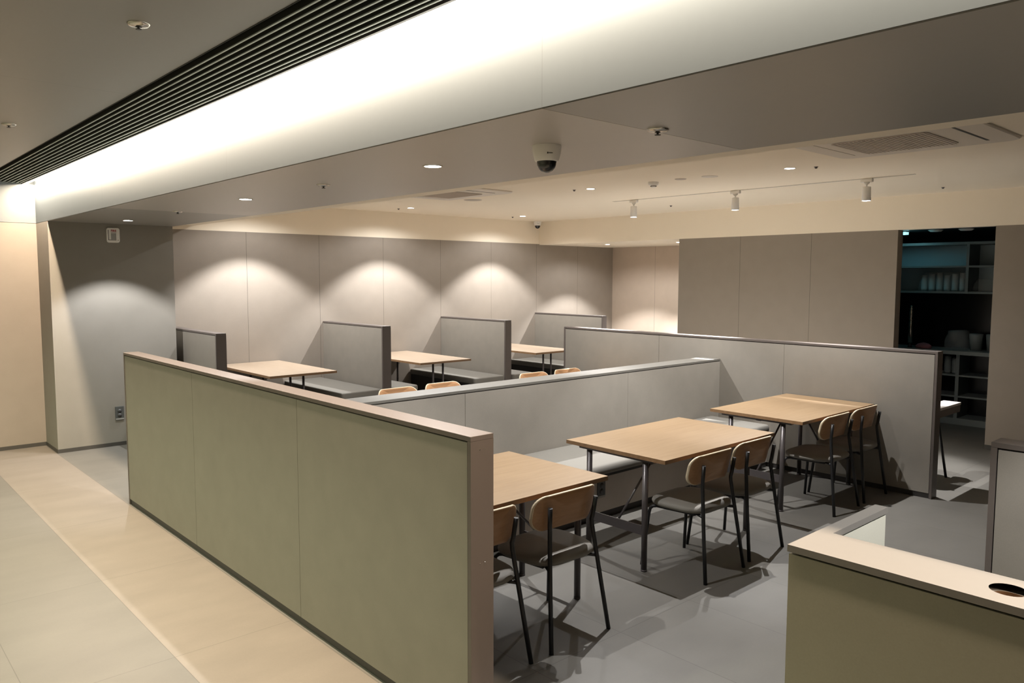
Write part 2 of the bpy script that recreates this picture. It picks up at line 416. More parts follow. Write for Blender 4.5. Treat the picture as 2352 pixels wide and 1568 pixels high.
ld = divider('long low divider across the room behind the wooden tables', 'y', 6.76, 6.872, 2.315, 6.522, 1.22, [5.104, 3.656])
md = divider('lower wide divider behind the bench, between the two long dividers', 'x', 1.9285, 6.7595, 4.34, 4.555, 1.004, [3.479, 5.32], cap=M_midcap, end0=False, end1=False)
SB = [(3.14, 3.25, 8.09, 'short booth divider beside the column, leftmost of the four at the back wall'),
      (5.13, 5.25, 8.00, 'short booth divider second from the column along the back wall'),
      (7.115, 7.228, 7.99, 'short booth divider third from the column along the back wall'),
      (9.10, 9.195, 7.95, 'short booth divider farthest from the column, near the far room corner')]
for x0, x1, y0, lb in SB:
    divider(lb, 'y', x0, x1, y0, YB - 0.0125, 1.22, [], end1=False)
pd = divider('grey panelled low divider cut off by the right edge behind the counter', 'y', 3.19, 3.30, -2.6, 0.897, 1.22, [-0.6])
# screws on the near end of the corridor divider
for z in (1.165, 0.72):
    for x in (-0.012, 0.012):
        bm = nb(); lathe(bm, [(0.0, 0.0), (0.0022, 0.0), (0.0022, 0.002), (0.0, 0.002)], n=8)
        for v in bm.verts: v.co = Vector((v.co.x + x, -2.1715 - v.co.z, z + v.co.y))
        obj('screw', bm, M_chrome, fd)

# narrow ledge on the far side of the long divider
t = thing('side_ledge', 'narrow white topped ledge on the far side of the long divider end', 'shelf', (6.8725, 2.33, 0))
part('top', mat('ledge_top_white', (0.62, 0.58, 0.56), 0.5), t, 0, 0.53, 0, 0.14, 0.717, 0.737)
part('apron', M_cap, t, 0, 0.525, 0.004, 0.136, 0.655, 0.717)

# ------------------------------------------------------------------ counter in the right foreground
t = thing('reception_counter', 'L shaped counter with pale top and round cable hole in the right foreground', 'counter', (1.82, 0.958, 0))
# local: corner at the origin, long arm runs to -y, short thin arm runs to +x
bm = nb()
W, Z0, Z1 = 0.172, 1.122, 1.14
hx_, hy_, hr = 0.09, -0.47, 0.038
q = 0.075
box(bm, 0, W, hy_ + q, 0, Z0, Z1); box(bm, 0, W, -2.6, hy_ - q, Z0, Z1)
N = 40; top = []; 
def sq(k):
    a = 2 * PI * k / N; c, s = math.cos(a), math.sin(a); m_ = max(abs(c) / (1), abs(s) / (1))
    x, y = c / m_, s / m_
    return (hx_ + (x * (W - hx_) if x > 0 else x * hx_), hy_ + y * q)
for z, fl in ((Z1, 1), (Z0, 0)):
    o_ = [bm.verts.new((*sq(k), z)) for k in range(N)]
    i_ = [bm.verts.new((hx_ + hr * math.cos(2 * PI * k / N), hy_ + hr * math.sin(2 * PI * k / N), z)) for k in range(N)]
    top.append((o_, i_))
    for k in range(N): bm.faces.new((o_[k], o_[(k + 1) % N], i_[(k + 1) % N], i_[k]))
for k in range(N):
    k2 = (k + 1) % N
    bm.faces.new((top[0][0][k], top[0][0][k2], top[1][0][k2], top[1][0][k]))
box(bm, W, 0.525, -0.038, 0.0, Z0, Z1)
obj('top', bm, M_counter, t)
bm = nb()
lathe(bm, [(hr, 0.0), (hr, -0.16), (0.0, -0.16)], (hx_, hy_, Z0), N, close=False); obj('cable_hole', bm, M_hole, t)
bm = nb(); box(bm, 0.003, 0.017, -2.6, -0.003, 0.04, 1.116); box(bm, W - 0.017, W - 0.003, -2.6, -0.04, 0.04, 1.116)
box(bm, 0.017, W - 0.017, -0.017, -0.003, 0.04, 1.116)
obj('body_panel', bm, M_counterface, t)
bm = nb(); box(bm, W - 0.003, 0.52, -0.034, -0.004, 0.04, 1.116); obj('return_panel', bm, mat('counter_return_panel', (0.45, 0.44, 0.37), 0.7, noise=0.04, scale=200), t)
bm = nb(); box(bm, 0.017, W - 0.02, hy_ + q, -0.02, 1.116, 1.122); box(bm, 0.017, W - 0.02, -2.6, hy_ - q, 1.116, 1.122); box(bm, 0.012, W - 0.012, -2.59, -0.012, 0, 0.04); box(bm, W - 0.012, 0.51, -0.03, -0.008, 0, 0.04); box(bm, W - 0.012, 0.51, -0.03, -0.008, 1.116, 1.122)
obj('plinth', bm, M_core, t)

# ------------------------------------------------------------------ tables
def make_table(label):
    t = thing('dining_table', label, 'table', (2.56, 3.14, 0), 0, 'wooden tables along the bench')
    bm = nb(); fs = box(bm, -0.63, 0.63, -0.405, 0.405, 0.711, 0.735)
    for f in fs[2:]: f.material_index = 1
    obj('tabletop', bm, [M_oak, M_oakedge], t)
    for sx in (-1, 1):
        x = sx * 0.585
        for y in (-0.225, 0.235):
            bm = nb(); tube(bm, [(x, y, 0.0), (x, y, 0.705)], 0.0185, 16)
            lathe(bm, [(0.0195, 0.0), (0.0195, 0.012)], (x, y, 0.0), 16)
            obj('leg', bm, M_leg, t)
        bm = nb(); box(bm, x - 0.004, x + 0.004, -0.21, 0.22, 0.225, 0.285, bev=0.001); obj('stretcher', bm, M_leg, t)
        bm = nb(); box(bm, x - 0.02, x + 0.02, -0.30, 0.31, 0.693, 0.711); obj('top_rail', bm, M_leg, t)
        bm = nb(); tube(bm, [(x, 0.0, 0.255), (x - sx * 0.46, 0.0, 0.70)], 0.0075, 10)
        obj('brace', bm, M_leg, t)
    part('top_beam', M_leg, t, -0.565, 0.565, -0.02, 0.02, 0.681, 0.711)
    return t
tb = make_table('wooden table nearest the corridor divider, half hidden by its end')
dup(tb, (4.337, 3.142, 0), label='wooden table in the middle of the row along the bench')
dup(tb, (6.121, 3.205, 0), label='wooden table pushed against the long divider at the far end of the bench')

dup(tb, (4.40, 5.55, 0), PI, 'wooden table of the middle row, hidden behind the lower divider on the left')
dup(tb, (6.11, 5.55, 0), PI, 'wooden table of the middle row, hidden behind the lower divider on the right')

def make_booth_table(label):
    t = thing('booth_table', label, 'table', (4.075, 7.965, 0), 0, 'booth tables along the back wall')
    bm = nb(); fs = box(bm, -0.41, 0.41, 0.0, 1.495, 0.709, 0.735)
    for f in fs[2:]: f.material_index = 1
    obj('tabletop', bm, [M_oak_y, M_oakedge], t)
    for x in (-0.08, 0.08):
        bm = nb(); tube(bm, [(x, 0.185, 0.012), (x, 0.185, 0.70)], 0.0135, 12); obj('leg', bm, M_leg, t)
    for x in (-0.08, 0.08):
        bm = nb(); tube(bm, [(x, 1.25, 0.012), (x, 1.25, 0.70)], 0.0135, 12); obj('leg', bm, M_leg, t)
    part('foot_plate', M_leg, t, -0.16, 0.16, 0.1, 1.33, 0.0, 0.012)
    part('top_beam', M_leg, t, -0.12, 0.12, 0.14, 1.3, 0.697, 0.709)
    return t
bt = make_booth_table('pale wooden table in the booth between the first and second dividers from the column')
dup(bt, (6.07, 7.96, 0), label='pale wooden table in the booth between the second and third dividers from the column')
dup(bt, (8.075, 7.95, 0), label='pale wooden table in the farthest booth, partly behind the long divider')

# ------------------------------------------------------------------ chairs (origin between the rear feet, facing +y)
def make_chair(label):
    t = thing('dining_chair', label, 'chair', (2.777, 2.545, 0), 0, 'chairs with plywood backs')
    # backrest
    W_, H_, R_ = 0.45, 0.187, 0.07
    zc, th = 0.662, 0.015
    ring0 = rrect(W_, H_, R_, 8)
    def P(x, z, off):
        y = 0.068 + 0.058 * (x / 0.2225) ** 2 - (z) * 0.22
        return (x, y + off, zc + z)
    bm = nb()
    scs = (1.0, 0.97, 0.8, 0.55, 0.28)
    front = [[bm.verts.new(P(x * s, z * s, th * (1 if s < 0.99 else 0.78))) for x, z in ring0] for s in scs]
    back = [[bm.verts.new(P(x * s, z * s, th * (0 if s < 0.99 else 0.22))) for x, z in ring0] for s in scs]
    n = len(ring0)
    for S_, mi in ((front, 0), (back, 0)):
        for j, (a, b) in enumerate(zip(S_, S_[1:])):
            mi = 1 if j == 0 else 0
            for k in range(n):
                f = bm.faces.new((a[k], a[(k + 1) % n], b[(k + 1) % n], b[k])); f.smooth = True; f.material_index = mi
        f = bm.faces.new(S_[-1]); f.smooth = True
    for k in range(n):
        f = bm.faces.new((front[0][k], front[0][(k + 1) % n], back[0][(k + 1) % n], back[0][k])); f.material_index = 1
    obj('backrest', bm, [M_ply, M_plyedge], t)
    # seat
    bm = nb(); rg = []
    for s, z in ((0.80, 0.394), (0.93, 0.400), (0.985, 0.410), (1.0, 0.420), (0.985, 0.431), (0.93, 0.440), (0.82, 0.446), (0.6, 0.449), (0.3, 0.448)):
        ring = []
        for x, y in rrect(0.475, 0.41, 0.14, 8):
            k = 1 - 0.10 * (0.5 - y / 0.41)     # a little narrower at the back
            ring.append((x * s * k, 0.25 + y * s, z))
        rg.append(ring)
    layers(bm, rg); obj('seat', bm, M_seat, t)
    for sx in (-1, 1):
        bm = nb(); tube(bm, [(sx * 0.21, 0, 0), (sx * 0.18, 0.04, 0.30), (sx * 0.153, 0.072, 0.555), (sx * 0.152, 0.073, 0.580), (sx * 0.157, 0.069, 0.605), (sx * 0.165, 0.058, 0.700)], 0.0115, 12)
        obj('leg', bm, M_black_metal, t)
        bm = nb(); tube(bm, [(sx * 0.228, 0.462, 0), (sx * 0.202, 0.430, 0.34), (sx * 0.198, 0.424, 0.370), (sx * 0.190, 0.408, 0.384), (sx * 0.180, 0.385, 0.388), (sx * 0.150, 0.12, 0.388)], 0.0105, 12)
        obj('leg', bm, M_black_metal, t)
        bm = nb(); tube(bm, [(sx * 0.171, 0.053, 0.388), (sx * 0.13, 0.13, 0.388)], 0.009, 10); obj('side_bar', bm, M_black_metal, t)
    bm = nb(); tube(bm, [(-0.15, 0.125, 0.387), (0.15, 0.125, 0.387)], 0.009, 10); obj('cross_bar', bm, M_black_metal, t)
    return t
ch = make_chair('plywood backed chair nearest the camera, fully seen beside the corridor divider end')
for x, y, rz, lb in ((2.226, 2.549, 0, 'plywood backed chair half hidden behind the end of the corridor divider'),
                     (4.062, 2.537, 0, 'plywood backed chair on the left at the middle wooden table'),
                     (4.595, 2.566, 0, 'plywood backed chair on the right at the middle wooden table'),
                     (5.915, 2.632, 0, 'plywood backed chair on the left at the table against the long divider'),
                     (6.446, 2.636, 0, 'plywood backed chair in the dark corner closest to the long divider'),
                     (7.405, 2.492, 0, 'chair almost hidden beyond the end of the long divider, one leg showing'),
                     (4.135, 6.31, PI, 'chair top peeking over the lower divider, first from the corridor'),
                     (4.69, 6.33, PI, 'chair top peeking over the lower divider, second from the corridor'),
                     (5.94, 6.31, PI, 'chair top peeking over the lower divider, third from the corridor'),
                     (6.485, 6.31, PI, 'chair top peeking over the lower divider, right against the long divider')):
    dup(ch, (x, y, 0), rz, lb)

# ------------------------------------------------------------------ benches
t = thing('wall_bench', 'long grey cushioned bench against the lower divider behind the tables', 'bench', (1.93, 3.68, 0))
bm = nb(); cushion(bm, 0.0, 4.67, 0.0, 0.656, 0.372, 0.45, r=0.03, e=0.028); obj('cushion', bm, M_cush, t)
bm = nb(); box(bm, 0.0, 4.66, 0.04, 0.656, 0.345, 0.372); obj('seat_board', bm, M_base, t)
bm = nb()
for a, b in ((0.0, 1.45), (1.453, 2.99), (2.993, 4.82)): box(bm, a, b, 0.115, 0.656, 0.05, 0.345)
obj('base_panel', bm, mat('bench_base_panel', (0.5, 0.46, 0.41), 0.7, noise=0.06, scale=240), t)
bm = nb(); box(bm, 0.0, 4.82, 0.12, 0.656, 0.0, 0.05); obj('plinth', bm, M_plinth, t)

def bench(label, x0, x1, y0, m=None):
    t = thing('booth_bench', label, 'bench', ((x0 + x1) / 2, y0, 0), 0, 'benches in the booths')
    h = (x1 - x0) / 2; L = YB - 0.02 - y0
    bm = nb(); cushion(bm, -h, h, 0, L, 0.385, 0.465, r=0.035, e=0.02); obj('cushion', bm, m or M_cush, t)
    part('base', M_base, t, -h + 0.03, h - 0.03, 0.04, L, 0, 0.385)
    return t
bench('grey bench against the left side of the second booth divider from the column', 4.54, 5.09, 7.95)
bench('grey bench between the column and the first booth table', 3.252, 3.62, 7.96)
bench('grey bench against the right side of the second booth divider from the column', 5.252, 5.63, 7.96)
bench('grey bench against the left side of the third booth divider from the column', 6.525, 7.075, 7.95)
bench('grey bench against the right side of the third booth divider from the column', 7.23, 7.615, 7.95)
bench('grey bench in the farthest booth, left of the farthest divider', 8.52, 9.06, 7.95)

# ------------------------------------------------------------------ lamps
def make_spot_data(name, w, ang=101, blend=0.33, r=0.008):
    d = bpy.data.lights.new(name, 'SPOT'); d.energy = w; d.color = COL_SPOT
    d.spot_size = math.radians(ang); d.spot_blend = blend; d.shadow_soft_size = r
    return d
D_ceil = make_spot_data('downlight_beam', SPOT_W)
D_spill = make_spot_data('downlight_stray_light', SPILL_W, ang=158, blend=0.4, r=0.01)
D_booth = make_spot_data('booth_downlight_beam', BOOTH_W)
D_soff = make_spot_data('soffit_downlight_beam', SOFFIT_W)
D_track = make_spot_data('track_beam', TRACK_W, ang=60, blend=0.45)
D_track_near = make_spot_data('track_beam_near', TRACK_W * 0.22, ang=60, blend=0.45)
M_lens_soft = mat('soffit_lamp_lens', (0.9, 0.9, 0.9), 0.4, emit=(1, 0.97, 0.95), es=25)
def make_downlight(label, loc, data, group, lens=None):
    t = thing('downlight', label, 'downlight', loc, 0, group)
    bm = nb(); lathe(bm, [(0.040, -0.001), (0.043, -0.004), (0.049, -0.004), (0.050, -0.0005), (0.0415, -0.0004)], n=36, close=False); obj('trim_ring', bm, M_trim, t)
    bm = nb(); lathe(bm, [(0.0, -0.003), (0.0415, -0.003), (0.0415, -0.0005), (0, -0.0005)], n=36); obj('lens', bm, lens or M_lens, t)
    l = bpy.data.objects.new('lamp', data); C.objects.link(l); l.parent = t; l.location = (0, 0, -0.03)
    if lens is None:
        l = bpy.data.objects.new('stray_lamp', D_spill); C.objects.link(l); l.parent = t; l.location = (0, 0, -0.025)
    return t
dl = make_downlight('round downlight in the beam soffit nearest the white dome camera', (2.341, 3.174, BZ), D_soff, 'downlights in the beam soffit', M_lens_soft)
dup(dl, (2.35, 5.43, BZ), label='round downlight in the beam soffit, middle of its row')
dup(dl, (2.384, 8.301, BZ), label='round downlight in the beam soffit close to the column')
dn = dup(dl, (2.36, 0.0, BZ), label='unseen lamp added in the beam soffit to brighten the counter')
for c_ in dn.children:
    if c_.type == 'LIGHT': c_.data = make_spot_data('counter_fill_beam', 190)  # added out-of-view lamp, lights the counter's short arm and right divider
D_corr = make_spot_data('corridor_fill_beam', CORRIDOR_FILL_W, ang=140, blend=0.6); D_corr.color = COL_CORR  # invented out-of-view lamps, fill light for the divider's corridor face
dk = make_downlight('added unseen corridor fill lamp farthest along the passage', (-0.7, 7.6, 2.79), D_corr, 'added fill lamps in the corridor ceiling', M_lens_soft)
for y, lb in ((5.2, 'added unseen corridor fill lamp, middle of the passage'), (2.8, 'added unseen corridor fill lamp nearest the viewer')): dup(dk, (-0.7, y, 2.79), label=lb)
dc = make_downlight('round ceiling downlight over the second booth table from the column', (6.05, 8.705, CH), D_booth, 'downlights in the cream ceiling')
for x, y, lb in ((8.105, 8.705, 'round ceiling downlight over the farthest booth table by the small dome camera'),
                 (4.06, 8.705, 'round ceiling downlight over the booth table next to the column'),
                 (6.12, 5.534, 'round ceiling downlight left of the smoke detector'),
                 (6.21, 3.357, 'round ceiling downlight over the table against the long divider'),
                 (4.10, 5.534, 'round ceiling downlight over the chairs behind the lower divider'),
                 (4.10, 3.357, 'round ceiling downlight over the middle wooden table'),
                 ):
    r_ = dup(dc, (x, y, CH), label=lb)
    if y < 8:
        for c_ in r_.children:
            if c_.type == 'LIGHT' and c_.data == D_booth: c_.data = D_ceil
dup(dc, (9.87, 8.535, 2.36), label='round downlight in the low ceiling of the far corner, left one')
dup(dc, (10.036, 7.23, 2.36), label='round downlight in the low ceiling of the far corner, next to the wall edge')

# track with three cylinder spots
t = thing('lighting_track', 'thin white lighting track on the cream ceiling', 'lighting track', (7.36, 4.5, CH))
bm = nb(); box(bm, -0.017, 0.017, -1.72, 1.78, -0.004, 0.0); obj('rail', bm, M_trim, t)
bm = nb(); box(bm, -0.007, 0.007, -1.71, 1.77, -0.0046, -0.004); obj('groove', bm, M_grey, t)
def make_track_spot(label, loc):
    t = thing('track_spotlight', label, 'spotlight', loc, 0, 'white cylinder spotlights on the track')
    part('adapter', M_white, t, -0.02, 0.02, -0.055, 0.055, -0.036, -0.005, bev=0.004)
    bm = nb(); lathe(bm, [(0.026, 0.0), (0.022, -0.014), (0.008, -0.02), (0.006, -0.046)], (0, 0, -0.036), 20); obj('stem', bm, M_white, t)
    bm = nb(); lathe(bm, [(0.0, 0.0), (0.036, 0.0), (0.037, -0.003), (0.041, -0.13), (0.038, -0.13), (0.036, -0.124)], (0, 0, -0.078), 28, close=False); obj('housing', bm, M_white, t)
    bm = nb(); lathe(bm, [(0.0, -0.128), (0.0375, -0.128), (0.0375, -0.122), (0.0, -0.122)], (0, 0, -0.078), 28); obj('lens', bm, M_lens, t)
    l = bpy.data.objects.new('lamp', D_track); C.objects.link(l); l.parent = t; l.location = (0, 0, -0.25)
    return t
ts = make_track_spot('white cylinder spotlight at the left end of the track, farthest', (7.36, 5.96, CH))
dup(ts, (7.36, 4.588, CH), label='white cylinder spotlight in the middle of the track')
tn = dup(ts, (7.36, 3.204, CH), label='white cylinder spotlight at the right end of the track, nearest')
for c_ in tn.children:
    if c_.type == 'LIGHT': c_.data = D_track_near

# ------------------------------------------------------------------ small ceiling fittings
def make_sprinkler(label, loc):
    t = thing('sprinkler', label, 'sprinkler', loc, 0, 'fire sprinklers with round plates')
    bm = nb(); lathe(bm, [(0.012, -0.012), (0.034, -0.009), (0.042, -0.002), (0.042, 0)], n=28, close=False); obj('plate', bm, M_chrome, t)
    bm = nb(); lathe(bm, [(0.0, -0.022), (0.011, -0.022), (0.012, -0.0195), (0.004, -0.018), (0.005, -0.012), (0.012, -0.010), (0.012, 0)], n=16, close=False); obj('head', bm, M_dark, t)
    return t
sp = make_sprinkler('round chrome sprinkler in the soffit right of the dome camera', (2.385, 1.823, BZ))
for loc, lb in (((2.33, 4.262, BZ), 'round chrome sprinkler in the soffit between two downlights'),
                ((2.362, 6.842, BZ), 'round chrome sprinkler in the soffit near the column end'),
                ((1.0, 3.254, 2.79), 'round chrome sprinkler in the corridor ceiling, the larger nearer one'),
                ((1.01, 5.928, 2.79), 'round chrome sprinkler in the corridor ceiling at the left edge')):
    dup(sp, loc, label=lb)
def make_small(label, loc):
    t = thing('concealed_sprinkler', label, 'sprinkler', loc, 0, 'tiny sprinklers in the cream ceiling')
    bm = nb(); lathe(bm, [(0.0, -0.016), (0.010, -0.014), (0.012, -0.004), (0.018, -0.002), (0.018, 0)], n=14, close=False); obj('head', bm, M_leg, t)
    return t
ss = make_small('tiny sprinkler beside the ceiling downlight left of the smoke detector', (6.08, 5.73, CH))
for loc, lb in (((6.29, 3.165, CH), 'tiny sprinkler beside the downlight over the far table'),
                ((8.65, 2.99, CH), 'tiny sprinkler on the ceiling at the right past the track'),
                ((8.31, 6.12, CH), 'tiny sprinkler between the track and the upper wall'),
                ((8.10, 8.93, CH), 'tiny sprinkler beside the downlight near the small dome camera'),
                ((6.0, 8.92, CH), 'tiny sprinkler beside the downlight at the back left of the cream ceiling')):
    dup(ss, loc, label=lb)
t = thing('smoke_detector', 'white smoke detector on the cream ceiling left of the track', 'smoke detector', (6.143, 4.736, CH))
bm = nb(); lathe(bm, [(0.0, -0.03), (0.040, -0.03), (0.050, -0.022), (0.052, 0)], n=32, close=False); obj('base', bm, M_white, t)
bm = nb(); lathe(bm, [(0.0, -0.052), (0.020, -0.051), (0.024, -0.046), (0.026, -0.03)], n=28, close=False); obj('sensor', bm, M_white, t)
bm = nb()
for k in range(12):
    a = 2 * PI * k / 12
    lathe(bm, [(0.0, -0.004), (0.0035, -0.004), (0.0035, 0.004), (0.0, 0.004)], (0.0255 * math.cos(a), 0.0255 * math.sin(a), -0.041), 6)
obj('vents', bm, M_dark, t)
for x, y, r, lb in ((6.139, 4.417, 0.055, 'small round beige plate right of the smoke detector'), (6.176, 4.122, 0.075, 'faint round plate second to the right of the smoke detector'),
                    (5.977, 7.302, 0.11, 'round ceiling speaker below the left air conditioner')):
    bm = nb(); lathe(bm, [(0.0, -0.004), (r * 0.92, -0.004), (r, -0.001), (r, 0)], n=36, close=False)
    o = obj('ceiling_speaker', bm, M_acpanel if r > 0.06 else M_grille, None, (x, y, CH)); tag(o, lb, 'ceiling plate')
bpy.data.objects['ceiling_speaker.002'].data.materials[0] = M_grille

def dome_camera(label, loc, s=1.0):
    t = thing('dome_camera', label, 'security camera', loc)
    t.scale = (s, s, s)
    bm = nb(); lathe(bm, [(0.060, 0.0), (0.0605, -0.004), (0.058, -0.03), (0.050, -0.060), (0.046, -0.064), (0.040, -0.064)], n=40, close=False); obj('housing', bm, M_white, t)
    bm = nb(); lathe(bm, [(0.043, -0.062)] + [(0.041 * math.cos(a), -0.066 - 0.044 * math.sin(a)) for a in [k * PI / 2 / 10 for k in range(10)]] + [(0.0, -0.110)], n=36, close=False); obj('dome', bm, M_domeglass, t)
    bm = nb(); lathe(bm, [(0.040, -0.0625)] + [(0.037 * math.cos(a), -0.066 - 0.038 * math.sin(a)) for a in [k * PI / 2 / 10 for k in range(10)]] + [(0.0, -0.104)], n=36, close=False); obj('lens', bm, M_darklens, t)
    bm = nb()
    az = math.atan2(-loc[1], -loc[0])          # the mark faces the corridor
    def at(u, z):
        a = az + u / 0.056; r = 0.0605 - (abs(z) - 0.004) * 0.13
        return Vector((r * math.cos(a), r * math.sin(a), z)), a
    for u, w_, h_ in ((0.004, 0.0055, 0.0065), (0.0095, 0.0022, 0.0042), (0.0125, 0.0022, 0.0042), (0.0155, 0.0022, 0.0042), (0.0185, 0.0022, 0.004), (0.0213, 0.0018, 0.003), (0.0237, 0.0018, 0.003)):
        p, a = at(u, -0.036)
        tv = Vector((-math.sin(a), math.cos(a), 0)) * w_ / 2; nv = Vector((math.cos(a), math.sin(a), 0)) * 0.0012; zv = Vector((0, 0, h_ / 2))
        vs = [bm.verts.new(p + i * tv + j * zv + k * nv) for k in (-1, 1) for j in (-1, 1) for i in (-1, 1)]
        for f in ((0, 2, 3, 1), (4, 5, 7, 6), (0, 1, 5, 4), (2, 6, 7, 3), (0, 4, 6, 2), (1, 3, 7, 5)): bm.faces.new([vs[i] for i in f])
    obj('logo_print', bm, M_dark, t)
    return t
dome_camera('white dome security camera under the beam soffit', (2.34, 2.366, BZ), 1.02)
dome_camera('small white dome security camera in the far upper corner', (9.05, 9.36, CH), 1.1)

# ceiling air conditioners
def ac(label, x, y):
    t = thing('air_conditioner', label, 'air conditioner', (x, y, CH), 0, 'flush ceiling air conditioners')
    rg = [[(px, py - 0.04, z) for px, py in rrect(w, d, 0.09, 6)] for w, d, z in ((0.95, 1.20, -0.0005), (0.95, 1.20, -0.010), (0.93, 1.18, -0.016))]
    bm = nb(); layers(bm, rg, smooth=False); obj('panel', bm, M_acpanel, t)
    bm = nb(); layers(bm, [[(px, py, z) for px, py in rrect(0.6, 0.62, 0.04, 5)] for z in (-0.0165, -0.021)], smooth=False)
    obj('grille', bm, M_grille, t)
    bm = nb()
    for k in range(22):
        yy = -0.29 + k * 0.58 / 21
        box(bm, -0.285, 0.285, yy - 0.004, yy + 0.004, -0.0235, -0.021)
    obj('grille_bars', bm, mat('ac_grille_bar', (0.66, 0.59, 0.52), 0.6), t)
    for y_, w_, m_ in ((-0.47, 0.009, M_dark), (0.41, 0.003, M_grille)):
        bm = nb(); box(bm, -0.32, 0.32, y_ - w_, y_ + w_, -0.0175, -0.0155); obj('air_slot', bm, m_, t)
    return t
ac('flush air conditioner in the cream ceiling, left one behind the beam', 5.25, 6.90)
ac('flush air conditioner with ribbed grille at the upper right', 5.50, 2.22)

# ------------------------------------------------------------------ wall fittings
t = thing('emergency_box', 'white wall box with red FIRE print high on the column', 'wall box', (2.417, 8.955, 2.25))
rg = [[(px, y, pz) for px, pz in rrect(w, hgt, 0.022, 5)] for w, hgt, y in ((0.128, 0.155, 0.0), (0.128, 0.155, -0.012), (0.12, 0.147, -0.016))]
bm = nb(); layers(bm, rg, smooth=False); obj('housing', bm, M_white, t)
part('window', M_grey, t, -0.022, 0.028, -0.018, -0.016, -0.055, 0.02)
bm = nb(); box(bm, -0.05, -0.045, -0.0175, -0.016, -0.05, 0.055); box(bm, -0.05, -0.02, -0.0175, -0.016, -0.053, -0.048); box(bm, -0.022, 0.03, -0.0175, -0.016, 0.026, 0.029); box(bm, 0.04, 0.052, -0.0175, -0.016, -0.053, -0.049)
obj('print_lines', bm, M_dark, t)
fc = bpy.data.curves.new('fire_print', 'FONT'); fc.body = 'FIRE'; fc.size = 0.03; fc.extrude = 0.0008; fc.offset = 0.0008; fc.align_x = 'CENTER'
ft0 = bpy.data.objects.new('fire_print_text', fc); fc.materials.append(M_red); C.objects.link(ft0)
bpy.context.view_layer.update()
ft = bpy.data.objects.new('red_print', bpy.data.meshes.new_from_object(ft0.evaluated_get(bpy.context.evaluated_depsgraph_get()))); C.objects.link(ft)
bpy.data.objects.remove(ft0)
ft.parent = t; ft.location = (0.004, -0.0172, 0.036); ft.rotation_euler = (PI / 2, 0, 0)

def outlet(name, label, loc, rz, sock=True):
    t = thing(name, label, 'outlet', loc, rz)
    part('plate', mat(name + '_plate', (0.085, 0.09, 0.088), 0.45), t, -0.043, 0.043, -0.009, 0.0, -0.072, 0.072, bev=0.002)
    if sock:
        for z in (0.022, -0.024):
            bm = nb(); lathe(bm, [(0.0, 0.0), (0.021, 0.0), (0.021, 0.002), (0.0, 0.002)], n=24)
            for v in bm.verts: v.co = Vector((v.co.x, -0.0095 - v.co.z, v.co.y + z))
            obj('socket', bm, M_dark, t)
        part('bottom_plate', M_grey, t, -0.041, 0.041, -0.0105, -0.009, -0.07, -0.056)
    return t
outlet('power_outlet', 'dark grey double socket low on the column by the corridor divider', (2.411, 8.955, 0.352), 0)
outlet('bench_outlet', 'small grey socket on the bench base below the first table', (4.345, 3.795, 0.235), 0)

# ------------------------------------------------------------------ kitchen seen through the doorway
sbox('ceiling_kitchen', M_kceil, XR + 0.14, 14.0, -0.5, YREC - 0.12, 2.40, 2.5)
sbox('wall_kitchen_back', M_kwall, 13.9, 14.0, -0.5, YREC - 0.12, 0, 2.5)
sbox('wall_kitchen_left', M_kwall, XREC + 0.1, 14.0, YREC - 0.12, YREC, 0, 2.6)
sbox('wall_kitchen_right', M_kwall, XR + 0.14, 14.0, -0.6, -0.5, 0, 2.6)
KX = 10.5
t = thing('shelf_unit', 'tall pale open shelf unit in the dark kitchen beyond the doorway', 'shelf unit', (KX, 3.6, 0))
yl, yr = 1.0, -1.2
bm = nb()
for z0, z1 in ((2.225, 2.257), (1.945, 1.968), (1.625, 1.65)): box(bm, 0, 0.38, yr, yl, z0, z1)
obj('shelf', bm, M_shelf, t)
for y in (yl, -0.29, yr): part('upright', M_shelf, t, -0.004, 0.38, y - 0.016, y + 0.016, 1.625, 2.257)
part('back_panel', M_shelfback, t, 0.375, 0.385, yr, yl, 1.65, 2.225)
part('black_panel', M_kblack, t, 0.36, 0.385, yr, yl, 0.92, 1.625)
part('worktop', M_shelf, t, -0.12, 0.38, yr, yl, 0.88, 0.925)
for z in (0.62, 0.36): part('lower_shelf', M_shelf, t, 0.0, 0.38, yr, yl, z - 0.02, z)
for y in (yl, -0.235, yr): part('lower_upright', M_shelf, t, -0.004, 0.38, y - 0.02, y + 0.02, 0.08, 0.88)
part('base', M_shelf, t, -0.01, 0.38, yr, yl, 0.0, 0.08)
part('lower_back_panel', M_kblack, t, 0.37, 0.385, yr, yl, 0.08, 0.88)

t = thing('bottle_tall', 'tall shiny cylinder standing on the dark kitchen worktop', 'bottle', (10.48, 3.93, 0.925))
bm = nb(); lathe(bm, [(0.0, 0.06), (0.024, 0.06), (0.024, 0.33), (0.02, 0.335), (0.02, 0.34), (0.024, 0.345), (0.024, 0.38), (0.02, 0.386), (0.024, 0.392), (0.024, 0.46), (0.018, 0.47), (0.02, 0.50), (0.012, 0.51), (0.015, 0.535), (0.0, 0.54)], n=24); obj('body', bm, M_steel, t)
bm = nb(); lathe(bm, [(0.0, 0.0), (0.028, 0.0), (0.028, 0.01), (0.02, 0.02), (0.02, 0.06), (0, 0.06)], n=24); obj('foot', bm, M_black_metal, t)

